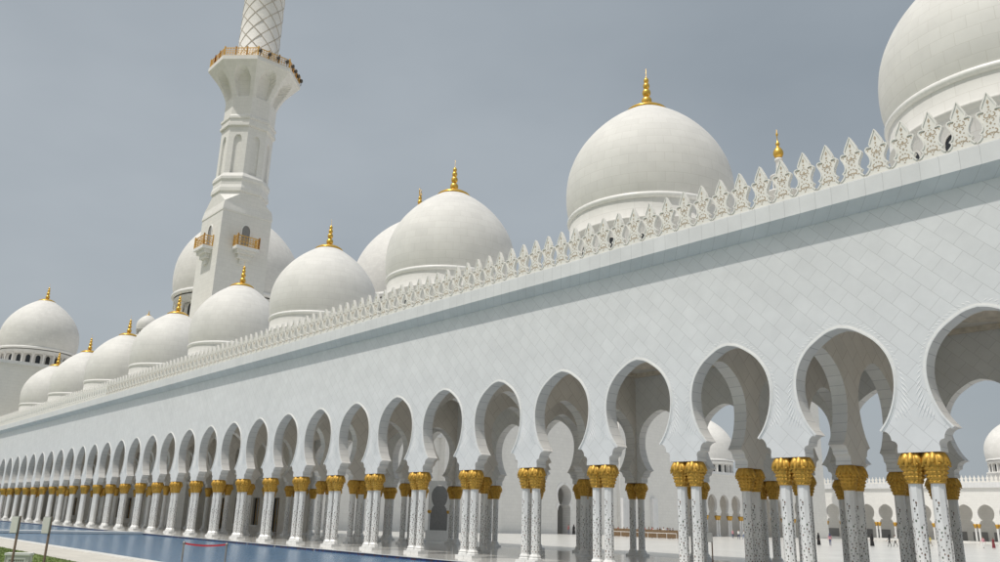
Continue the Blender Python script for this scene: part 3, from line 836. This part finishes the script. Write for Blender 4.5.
# doorway bay
dz = arch_half(3, 3)[0]
dsc = 0.62
dout = [(u*dsc*0.95, z*1.02) for u, z in dz]
dout = [(1.7, 0.0), (1.7, 4.2)] + [(u*1.55, z*0.88) for u, z in dout[1:]]
for i in range(1, len(dout)):
    if dout[i][1] <= dout[i-1][1]: dout[i] = (dout[i][0], dout[i-1][1]+0.01)
arch_bay(b, lambda u, w, z: (1.0-w, 2.8+u, z), dout, 3.2, 2.0, 24, M['tower'], M['reveal'], zi=0, bot=False)
wy(b, -12.99, -0.405, 0, 24, -10, 1.0, M['tower']); wy(b, 6.005, 18.0, 0, 24, -10, 1.0, M['tower'])
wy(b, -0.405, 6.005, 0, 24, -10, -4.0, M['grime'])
wy(b, 18.001, 20.0, 0, 7.0, 1.602, 2.4, M['block']); wy(b, 18.001, 40, 0, 26, -10, 1.6, M['tower'])
wy(b, 27.5, 29.0, 0, 7.3, 1.602, 2.4, M['block'])
b.build('wall', cw)
fr = MB()
o2 = [(u+0.45, z+0.35) for u, z in dout]
for sg in (-1, 1):
    for i in range(1, len(dout)-1):
        A, B, C_, D_ = dout[i], o2[i], o2[i+1], dout[i+1]
        f = [(1.12, 2.8+sg*p[0], p[1]) for p in (A, B, C_, D_)]; fr.face(f, M['rim'])
        f = [(1.0, 2.8+sg*B[0], B[1]), (1.12, 2.8+sg*B[0], B[1]), (1.12, 2.8+sg*C_[0], C_[1]), (1.0, 2.8+sg*C_[0], C_[1])]; fr.face(f, M['rim'])
fr.build('door_frame', cw)
me_ = MB()
i = 0
y = -61.5
while y < -26.5:
    for u, z in ((0, 0),):
        h = [(0.45, 0), (0.45, .1), (.25, .6), (.42, 1.15), (.2, 1.35), (0, 1.85)]
        ol = [(a, q+15.6) for a, q in h]+[(-a, q+15.6) for a, q in h[-2::-1]]
        me_.prism(ol, 0, 0.2, M['merlon'], tf=lambda u, w, z: (0.1-w, y+u, z))
    y += 1.03
o = me_.build('merlons', cw); o['kind'] = 'stuff'

# ------------------------------------------------------------------ far arcade across the courtyard
fa = thing('far_arcade', 'far white arcade closing the courtyard on the right, with gold capitals and small crenellations', 'building', (-60, 225, 0))
P2 = 4.85; b = MB(); XF0 = 60.0
nb = 26
for i in range(nb):
    cx = XF0-(i+0.5)*P2
    arch_bay(b, lambda u, w, z: (cx+u*P2/L, w, z*0.93), OUTL, L/2, TH, 14.1, M['tower'], M['reveal'])
b.box(XF0-nb*P2, XF0, -0.45, 0.0, 13.12, 14.4, M['block'])
b.box(XF0-nb*P2, XF0, 0.9, 14.0, 13.6, 14.4, M['block'])
b.build('facade_wall', fa)
b = MB(); b.box(XF0-nb*P2, XF0, 9.0, 9.4, 0, 13.6, M['tower']); b.build('rear_wall', fa)
b = MB(); b.box(XF0-nb*P2, XF0, -1.3, 0.0, 0.0, 0.5, M['court']); b.build('step', fa)
cp, sh = capital_mesh(simple=True), shaft_mb(True)
pm = MB()
for s_ in (-0.42, 0.42):
    pm.add(cp, s_, 0, 0); pm.add(sh, s_, 0, 0)
pmm = pm.mesh('column_pair')
for i in range(nb+1):
    o = link(pmm, 'column_pair', fa, (XF0-i*P2, 0.35, 0)); o.scale = (1, 1, 0.93)
for i in range(0, nb):
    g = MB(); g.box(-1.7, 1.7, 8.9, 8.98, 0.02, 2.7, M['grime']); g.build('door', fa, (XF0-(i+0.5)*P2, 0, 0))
g = MB(); 
i = 0; x = XF0-nb*P2
h = [(0.44, 0), (0.44, .15), (.2, .5), (.38, 1.0), (.16, 1.2), (0, 1.75)]
while x < XF0:
    ol = [(a, q+14.4) for a, q in h]+[(-a, q+14.4) for a, q in h[-2::-1]]
    g.prism(ol, 0, 0.2, M['merlon'], tf=lambda u, w, z: (x+u, w-0.4, z)); x += 0.97
o = g.build('merlons', fa); o['kind'] = 'stuff'
dome_parts(fa, (-9.5, 7), 1.18, 20.1, 14.4, colonnade=2.0, seg=48)
dome_parts(fa, (16.0, 7), 1.18, 20.1, 14.4, colonnade=2.0, seg=48)

# corner hall with the larger dome, between portal and far arcade
sa = thing('side_arcade', 'low white wall with narrow gold capped arches under a broad dome, far across the courtyard', 'building', (-110, 161.7, 0))
PS = 4.7; b = MB()
for i in range(-2, 9):
    cy = i*PS
    arch_bay(b, lambda u, w, z: (-w, cy+u*PS/L, z*0.93), OUTL, L/2, TH, 14.6, M['tower'], M['reveal'])
b.box(-16, -5.6, -2.5*PS, 8.5*PS, 0, 13.5, M['inner']); b.box(-16, 0.3, -2.5*PS, 8.5*PS, 13.582, 14.2, M['block'])
b.build('facade_wall', sa)
for i in range(-2, 10):
    o = link(pmm, 'column_pair', sa, (-0.35, (i-0.5)*PS, 0)); o.rotation_euler = (0, 0, pi/2); o.scale = (1, 1, 0.93)
dome_parts(sa, (-8.0, 10.3), 1.23, 17.5, 14.2, colonnade=1.9, seg=48, finial_scale=0.8)

# stair enclosures on the courtyard edge
def enclosure(loc, rz, label):
    t = thing('stair_enclosure', label, 'enclosure', loc, None, rz)
    b = MB(); b.box(-1.2, 1.2, -0.15, 0.15, 0, 0.85, M['rim']); b.box(-1.3, 1.3, -0.22, 0.22, 0.852, 1.0, M['rim'])
    b.box(-1.2, -1.0, 0.152, 3.0, 0, 0.85, M['rim']); b.box(1.0, 1.2, 0.152, 3.0, 0, 0.85, M['rim'])
    b.build('parapet', t)
    f = MB(); o_ = [(u*0.40, 2.85+(z-ZI)*0.48) for u, z in OUTL]
    arch_bay(f, lambda u, w, z: (u, w-0.12, z), o_, 1.05, 0.24, 5.6, M['rim'], M['rim'], zi=2.85); f.build('arch', t)
    for s_ in (-0.92, 0.92):
        c = MB(); c.lathe([(0.11, 1.002), (0.09, 1.1), (0.09, 2.55)], M['shaft'], (s_, 0, 0), seg=10)
        co = c.build('column', t)
        g_ = MB(); g_.lathe([(0.09, 2.55), (0.18, 2.65), (0.2, 2.78), (0.12, 2.848)], M['gold'], (s_, 0, 0), seg=10); g_.build('capital', co)
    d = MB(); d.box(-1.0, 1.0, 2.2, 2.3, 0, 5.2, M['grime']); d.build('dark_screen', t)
    return t
enclosure((-64.6, 49.6, 0), radians(50), 'small white arched enclosure with parapet and two little gold capitals, seen through the arches')

# ------------------------------------------------------------------ ground, floors, pool
g = MB(); g.face([(-3000, -3000, -0.9), (3000, -3000, -0.9), (3000, 3000, -0.9), (-3000, 3000, -0.9)], M['soil']); struct(g.build('ground'))
YP0, YP1 = 13.42, 28.35
f = MB(); f.box(-230, 60, YP1, 47.2, -0.9, 0.0, M['floor'], skip='b')
struct(f.build('gallery_floor'))
f = MB(); f.box(-230, 60, YP1-0.06, YP1-0.004, -0.34, -0.035, M['mosaic'])
f.box(-230, 60, YP1-0.10, YP1-0.004, -0.034, 0.004, M['coping'])
struct(f.build('pool_edge'))
f = MB(); f.box(-230, 80, 47.2, 260, -0.9, -0.004, M['court'], skip='b'); struct(f.build('courtyard_floor'))
w = MB(); w.face([(-230, YP0-0.1, -0.16), (60, YP0-0.1, -0.16), (60, YP1, -0.16), (-230, YP1, -0.16)], M['water']); struct(w.build('pool_water'))
c = MB(); c.box(-230, 60, YP0-0.55, YP0, -0.9, 0.03, M['coping'], skip='b'); struct(c.build('pool_coping'))
c = MB(); c.box(-230, 60, 10.45, YP0-0.552, -0.9, 0.0, M['paving'], skip='b'); struct(c.build('paved_path'))
c = MB(); c.box(-83.9, -82.3, YP0, YP1-0.1, -0.12, 0.09, M['rim'])
struct(c.build('causeway'))
l = MB(); l.box(-230, 60, -60, 10.445, -0.9, -0.02, M['lawn'], skip='b'); struct(l.build('lawn'))
gr = MB(); rr = random.Random(5)
for i in range(26000):
    x = rr.uniform(-75, -18); y = rr.uniform(2.0, 10.4)
    if y < 5 and x > -30: continue
    h = rr.uniform(0.02, 0.05); a = rr.uniform(0, 2*pi); dx, dy = cos(a)*0.02, sin(a)*0.02
    gr.face([(x-dx, y-dy, -0.02), (x+dx, y+dy, -0.02), (x+rr.uniform(-.03, .03), y+rr.uniform(-.03, .03), h)], M['blade'])
struct(gr.build('grass'), 'stuff', 'short green grass beside the pool path')

# ------------------------------------------------------------------ outdoor furniture
def signpost(name, loc, rz, label, group):
    t = thing(name, label, 'sign', loc, group, rz)
    p = MB(); p.lathe([(0.030, 0.0), (0.030, 1.85), (0.0, 1.86)], M['pole'], seg=12); p.lathe([(0.13, 0.0), (0.13, 0.02), (0.04, 0.035)], M['pole'], seg=16)
    p.build('pole', t)
    s_ = MB(); s_.box(-0.23, 0.02, -0.055, -0.033, 1.44, 1.84, M['plate']); s_.box(-0.245, 0.035, -0.0325, -0.030, 1.425, 1.855, M['grime'])
    s_.build('plate', t); return t
s1 = signpost('signpost', (-24.45, 5.26, 0), radians(25), 'leftmost of the two slim brown signposts with blank white plates on the lawn', 'signposts on the lawn')
s2 = signpost('signpost', (-24.3, 5.96, 0), radians(25), 'second slim brown signpost with a blank white plate, right of its twin on the lawn', 'signposts on the lawn')
s3 = signpost('signpost', (-22.56, 33.0, 0), radians(50), 'slim signpost with a small grey plate standing under the arcade between white columns', None)
# stanchion barrier with red belt
def stanchion(loc, label):
    t = thing('stanchion', label, 'stanchion', loc, 'stanchions of the red belt barrier')
    m = MB(); m.lathe([(0.17, 0.0), (0.17, 0.03), (0.05, 0.06), (0.028, 0.07), (0.028, 0.92), (0.05, 0.93), (0.05, 1.03), (0.0, 1.04)], M['steel'], seg=16)
    m.build('post', t); return t
PA, PB = Vector((-30.6, 12.0, 0)), Vector((-29.55, 13.15, 0))
stanchion(PA, 'left metal stanchion holding the red belt by the pool'); stanchion(PB, 'right metal stanchion holding the red belt by the pool')
be = MB(); d = (PB-PA); u = d.normalized(); n_ = Vector((-u.y, u.x, 0))
prev = None
for i in range(17):
    t_ = i/16; p = PA+u*0.055+(d-u*0.11)*t_; sag = -0.055*4*t_*(1-t_)
    cur = (p+Vector((0, 0, 0.945+sag)), p+Vector((0, 0, 1.005+sag)))
    if prev:
        for s_ in (-0.006, 0.006):
            q = [prev[0]+n_*s_, cur[0]+n_*s_, cur[1]+n_*s_, prev[1]+n_*s_]; be.face(q if s_ < 0 else q[::-1], M['rope'])
    prev = cur
tag(be.build('belt'), 'red belt stretched between the two metal stanchions by the pool', 'belt')
# carved stone planter box on the lawn
bx_ = thing('stone_box', 'white stone box with a carved lattice front on the lawn at the lower left', 'box', (-28.75, 6.35, 0), None, radians(62)); bx_.scale = (0.80, 0.80, 0.84)
b = MB(); b.box(-0.40, 0.40, -0.25, 0.25, -0.02, 0.82, M['coping']); b.box(-0.43, 0.43, -0.28, 0.28, 0.822, 0.90, M['rim']); b.build('body', bx_)
b = MB()
for (x0, x1, z0, z1) in ((-0.30, 0.30, 0.70, 0.74), (-0.30, 0.30, 0.30, 0.34), (-0.30, -0.27, 0.34, 0.70), (0.27, 0.30, 0.34, 0.70)): b.box(x0, x1, -0.262, -0.252, z0, z1, M['rim'])
for i in range(7):
    for j in range(4):
        x = -0.22+i*0.073; z = 0.39+j*0.085
        b.face([(x-0.022, -0.254, z), (x, -0.254, z-0.03), (x+0.022, -0.254, z), (x, -0.254, z+0.03)], M['inlaydark'])
b.build('lattice_panel', bx_)

# ------------------------------------------------------------------ crowd barrier in the courtyard
br = thing('crowd_barrier', 'long brown panelled barrier with a white handrail in front of the courtyard portal', 'barrier', (-97.5, 111.6, 0))
for i in range(8):
    b = MB(); b.box(i*1.9+0.02, i*1.9+1.88, -0.04, 0.04, 0.08, 1.35, M['timber'])
    for q in range(1, 6): b.box(i*1.9+q*0.31-0.02, i*1.9+q*0.31+0.02, -0.06, -0.041, 0.1, 1.16, M['pole'])
    b.build('panel', br)
b = MB(); b.box(0, 15.2, -0.85, -0.80, 0.82, 0.90, M['rim'])
for i in range(9): b.box(i*1.9-0.02, i*1.9+0.02, -0.85, -0.80, 0, 0.82, M['rim'])
b.build('handrail', br)

# ------------------------------------------------------------------ people
def body_mesh(stride=0.0, arm=0.15, robe=False):
    V = []; E = []; R = []
    def v(p, r): V.append(p); R.append(r); return len(V)-1
    def e(a, b): E.append((a, b))
    pel = v((0, 0, 0.93), (0.15, 0.10)); sp = v((0, 0, 1.10), (0.125, 0.095)); ch = v((0, 0, 1.32), (0.165, 0.11)); nk = v((0, -0.01, 1.47), (0.055, 0.055))
    h1 = v((0, -0.015, 1.56), (0.075, 0.085)); h2 = v((0, -0.01, 1.66), (0.08, 0.095)); h3 = v((0, 0, 1.73), (0.05, 0.06))
    for a, b_ in ((pel, sp), (sp, ch), (ch, nk), (nk, h1), (h1, h2), (h2, h3)): e(a, b_)
    for s in (-1, 1):
        sh = v((s*0.17, 0, 1.40), (0.06, 0.06)); el = v((s*0.225, arm*s*0.3+0.02, 1.12), (0.042, 0.042)); wr = v((s*0.23, -0.12+arm*s*0.6, 0.90), (0.028, 0.028)); ha = v((s*0.23, -0.15+arm*s*0.7, 0.81), (0.035, 0.02)); ft = v((s*0.225, -0.16+arm*s*0.7, 0.73), (0.018, 0.012))
        e(ch, sh); e(sh, el); e(el, wr); e(wr, ha); e(ha, ft)
        hp = v((s*0.09, 0, 0.86), (0.09, 0.095)); kn = v((s*0.10, -stride*s*0.5-0.02, 0.49), (0.058, 0.062)); an = v((s*0.10, -stride*s+ (0.03), 0.085), (0.038, 0.042)); to = v((s*0.11, -stride*s-0.13, 0.035), (0.04, 0.03))
        e(pel, hp); e(hp, kn); e(kn, an); e(an, to)
    me = bpy.data.meshes.new('body'); me.from_pydata(V, E, [])
    o = bpy.data.objects.new('tmp', me); col.objects.link(o)
    md = o.modifiers.new('s', 'SKIN'); me.skin_vertices or o.modifiers
    if not me.skin_vertices: bpy.ops
    for i, r in enumerate(R): me.skin_vertices[0].data[i].radius = r
    me.skin_vertices[0].data[0].use_root = True
    o.modifiers.new('ss', 'SUBSURF').levels = 1
    bpy.context.view_layer.update()
    dg = bpy.context.evaluated_depsgraph_get(); ev = o.evaluated_get(dg); m2 = bpy.data.meshes.new_from_object(ev)
    bpy.data.objects.remove(o); bpy.data.meshes.remove(me)
    m2.polygons.foreach_set('use_smooth', [True]*len(m2.polygons))
    return m2
try:
    BODY = [body_mesh(0.0, 0.1), body_mesh(0.26, 0.5), body_mesh(-0.2, -0.4)]
except Exception as ex:
    print('BODY FAIL', ex); raise
def person(loc, kind, rz, top, bottom, label, group=None, s=1.0, pose=0):
    me = BODY[pose].copy(); me.name = 'person'
    me.materials.clear()
    for k_ in ('skin', 'hair', top, bottom, 'cloth_black'): me.materials.append(M[k_])
    for p in me.polygons:
        c = p.center
        if c.z > 1.60 and c.y > -0.05 or c.z > 1.70: i = 1
        elif c.z > 1.46: i = 0
        elif abs(c.x) > 0.17 and c.z < 0.93: i = 0
        elif c.z > 0.90: i = 2
        elif c.z > 0.09: i = 3
        else: i = 4
        p.material_index = i
    o = link(me, 'person', None, loc); o.rotation_euler = (0, 0, rz); o.scale = (s, s, s)
    tag(o, label, 'person', group)
    if kind == 'robe':
        b = MB(); b.lathe([(0.30, 0.04), (0.27, 0.5), (0.215, 0.95), (0.20, 1.15), (0.235, 1.33), (0.17, 1.43), (0.075, 1.50)], M[top], seg=16, mod=lambda a, z: 1+0.05*cos(7*a)*(1.5-z)-0.16*abs(sin(a)))
        b.build('robe', o)
    if kind in ('robe',) and top == 'cloth_black' or kind == 'scarf':
        b = MB()
        b.lathe([(0.20, 1.36), (0.15, 1.44), (0.105, 1.52), (0.112, 1.62), (0.108, 1.70), (0.06, 1.765), (0.0, 1.77)], M[bottom if kind == 'scarf' else top], (0, 0.022, 0), seg=14)
        b.build('headscarf', o)
    return o
ppl = [
 ((-60.14, 113.9), 'robe', 'cloth_black', 'cloth_black', 'person in a long black robe, alone left of the white far columns', 0),
 ((-58.47, 113.95), 'scarf', 'cloth_pink', 'cloth_navy', 'person in pink top and dark trousers walking beside the black robed person', 1),
 ((-57.31, 124.25), 'robe', 'cloth_black', 'cloth_black', 'person in a black robe with red bag strap, seen left of the rightmost pillar', 0),
 ((-55.69, 126.34), 'scarf', 'cloth_black', 'cloth_black', 'left of a close pair of people, dressed all in black', 2),
 ((-55.5, 127.9), 'trousers', 'cloth_white', 'cloth_black', 'right of a close pair of people, white shirt and black trousers', 1),
 ((-58.39, 147.8), 'trousers', 'cloth_yellow', 'cloth_khaki', 'person in a yellow shirt seen between the two rightmost front columns', 1),
 ((-50.95, 149.6), 'trousers', 'cloth_pink', 'cloth_white', 'person in pale pink shirt and white trousers walking at the far right', 1),
 ((-50.99, 154.2), 'robe', 'cloth_maroon', 'cloth_black', 'person in a dark maroon robe at the far right edge', 0),
 ((-88.16, 115.2), 'trousers', 'cloth_white', 'cloth_white', 'left of two people in white walking past the brown barrier', 1),
 ((-86.9, 114.4), 'robe', 'cloth_white', 'cloth_white', 'right of two people in white walking past the brown barrier', 2),
 ((-95.38, 146.7), 'trousers', 'cloth_pink', 'cloth_navy', 'person in pink shirt before the short low arcade', 0),
 ((-88.08, 137.4), 'trousers', 'cloth_white', 'cloth_navy', 'person in white shirt and navy trousers before the short low arcade', 1),
 ((-88.57, 139.9), 'trousers', 'cloth_white', 'cloth_blue', 'person in white shirt and blue jeans before the short low arcade', 2),
 ((-81.96, 130.7), 'trousers', 'cloth_grey', 'cloth_navy', 'person in grey shirt at the right of the group before the low arcade', 0),
 ((-106.4, 111.3), 'trousers', 'cloth_red', 'cloth_navy', 'person in a red shirt at the keyhole doorway', 0),
 ((-106.9, 113.2), 'robe', 'cloth_black', 'cloth_black', 'person in a black robe at the keyhole doorway', 0)]
for i, (xy, kd, a_, b_, lb, ps) in enumerate(ppl):
    person((xy[0], xy[1], 0), kd, random.uniform(-1.2, 1.2), a_, b_, lb, None, random.uniform(0.94, 1.04), ps)
tops = ['cloth_white', 'cloth_grey', 'cloth_navy', 'cloth_red', 'cloth_black', 'cloth_khaki', 'cloth_blue']
for i in range(22):
    person((-96.9+i*0.66+random.uniform(-.15, .15), 112.6+random.uniform(0, 1.6), 0), 'trousers', random.uniform(-0.7, 0.7), random.choice(tops), 'cloth_navy',
           'person in the crowd waiting behind the brown barrier, only head and shoulders showing', 'crowd behind the brown barrier', random.uniform(0.92, 1.05), random.choice((0, 0, 2)))

# ------------------------------------------------------------------ light, sky, camera
EL = radians(65); hx, hy = -0.08, -0.997
S = Vector((hx*cos(EL), hy*cos(EL), sin(EL)))
sd = bpy.data.lights.new('sun', 'SUN'); sd.energy = SUN_E = 2.6; sd.angle = radians(0.8); sd.color = (1.0, 0.955, 0.88)
so = bpy.data.objects.new('sun', sd); col.objects.link(so); so.rotation_euler = S.to_track_quat('Z', 'Y').to_euler(); so.location = (0, 0, 150)
wd = bpy.data.worlds.new('World'); scn.world = wd; wd.use_nodes = True; nt = wd.node_tree; lk = nt.links.new
bg = nt.nodes['Background']
sky = nt.nodes.new('ShaderNodeTexSky'); sky.sky_type = 'NISHITA'; sky.sun_disc = False; sky.sun_elevation = EL; sky.sun_rotation = math.atan2(hx, hy)
sky.dust_density = 6.0; sky.air_density = 1.2; sky.ozone_density = 1.0
tc = nt.nodes.new('ShaderNodeTexCoord')
# thin high overcast: a soft grey veil over the blue sky
no = nt.nodes.new('ShaderNodeTexNoise'); no.inputs['Scale'].default_value = 1.6; no.inputs['Detail'].default_value = 5; no.inputs['Roughness'].default_value = 0.5
mp = nt.nodes.new('ShaderNodeMapping'); mp.inputs['Scale'].default_value = (1.0, 1.0, 2.2); mp.inputs['Location'].default_value = (0.3, 0.1, 0.4)
lk(tc.outputs['Generated'], mp.inputs[0]); lk(mp.outputs[0], no.inputs['Vector'])
cr = nt.nodes.new('ShaderNodeValToRGB'); lk(no.outputs['Fac'], cr.inputs[0])
cr.color_ramp.elements[0].position = 0.36; cr.color_ramp.elements[0].color = (0.87, 0.885, 0.89, 1)
cr.color_ramp.elements[1].position = 0.68; cr.color_ramp.elements[1].color = (1.12, 1.115, 1.10, 1)
# the veil is thicker and paler towards the far end of the arcade
dp = nt.nodes.new('ShaderNodeVectorMath'); dp.operation = 'DOT_PRODUCT'; lk(tc.outputs['Generated'], dp.inputs[0]); dp.inputs[1].default_value = (-0.70, -0.30, -0.65)
mr = nt.nodes.new('ShaderNodeMapRange'); lk(dp.outputs['Value'], mr.inputs['Value']); mr.inputs['From Min'].default_value = -0.35; mr.inputs['From Max'].default_value = 0.55
vm = nt.nodes.new('ShaderNodeMix'); vm.data_type = 'RGBA'; lk(mr.outputs[0], vm.inputs[0])
vm.inputs[6].default_value = (3.30, 3.72, 4.10, 1); vm.inputs[7].default_value = (4.75, 5.15, 5.50, 1)
ml = nt.nodes.new('ShaderNodeMix'); ml.data_type = 'RGBA'; ml.blend_type = 'MULTIPLY'; ml.inputs[0].default_value = 1.0
lk(vm.outputs[2], ml.inputs[6]); lk(cr.outputs[0], ml.inputs[7])
mixn = nt.nodes.new('ShaderNodeMix'); mixn.data_type = 'RGBA'; mixn.inputs[0].default_value = 0.85
lk(sky.outputs[0], mixn.inputs[6]); lk(ml.outputs[2], mixn.inputs[7])
# glare added to the veil around the sun, behind the camera, as fill light
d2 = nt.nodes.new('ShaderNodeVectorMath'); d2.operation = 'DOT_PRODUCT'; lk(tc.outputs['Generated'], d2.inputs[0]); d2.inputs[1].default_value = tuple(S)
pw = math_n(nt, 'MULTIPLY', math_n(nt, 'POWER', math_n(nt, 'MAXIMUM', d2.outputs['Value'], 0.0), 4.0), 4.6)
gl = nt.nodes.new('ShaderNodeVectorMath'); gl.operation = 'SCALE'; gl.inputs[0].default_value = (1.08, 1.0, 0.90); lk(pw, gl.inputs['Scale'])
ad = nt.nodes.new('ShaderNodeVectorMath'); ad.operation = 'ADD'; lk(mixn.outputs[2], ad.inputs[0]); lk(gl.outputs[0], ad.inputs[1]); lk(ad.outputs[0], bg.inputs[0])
bg.inputs[1].default_value = 0.10

cam = bpy.data.cameras.new('camera'); co = bpy.data.objects.new('camera', cam); col.objects.link(co)
cam.sensor_width = 36; cam.lens = 36*813.29/1000; cam.clip_start = 0.1; cam.clip_end = 5000
r_ = Vector((0.6645, 0.7467, 0.0284)); u_ = Vector((0.1925, -0.2078, 0.9590)); f_ = Vector((-0.7220, 0.6318, 0.2819))
f_.normalize(); u_ = (u_-f_*u_.dot(f_)).normalized(); r_ = f_.cross(u_)
co.matrix_world = Matrix(((r_.x, u_.x, -f_.x, 0), (r_.y, u_.y, -f_.y, 0), (r_.z, u_.z, -f_.z, 2.1), (0, 0, 0, 1)))
scn.camera = co
scn.view_settings.view_transform = 'Standard'; scn.view_settings.look = 'None'; scn.view_settings.gamma = 1
scn.view_settings.exposure = 0.0; scn.view_settings.use_curve_mapping = False
scn.cycles.max_bounces = 10; scn.cycles.diffuse_bounces = 7
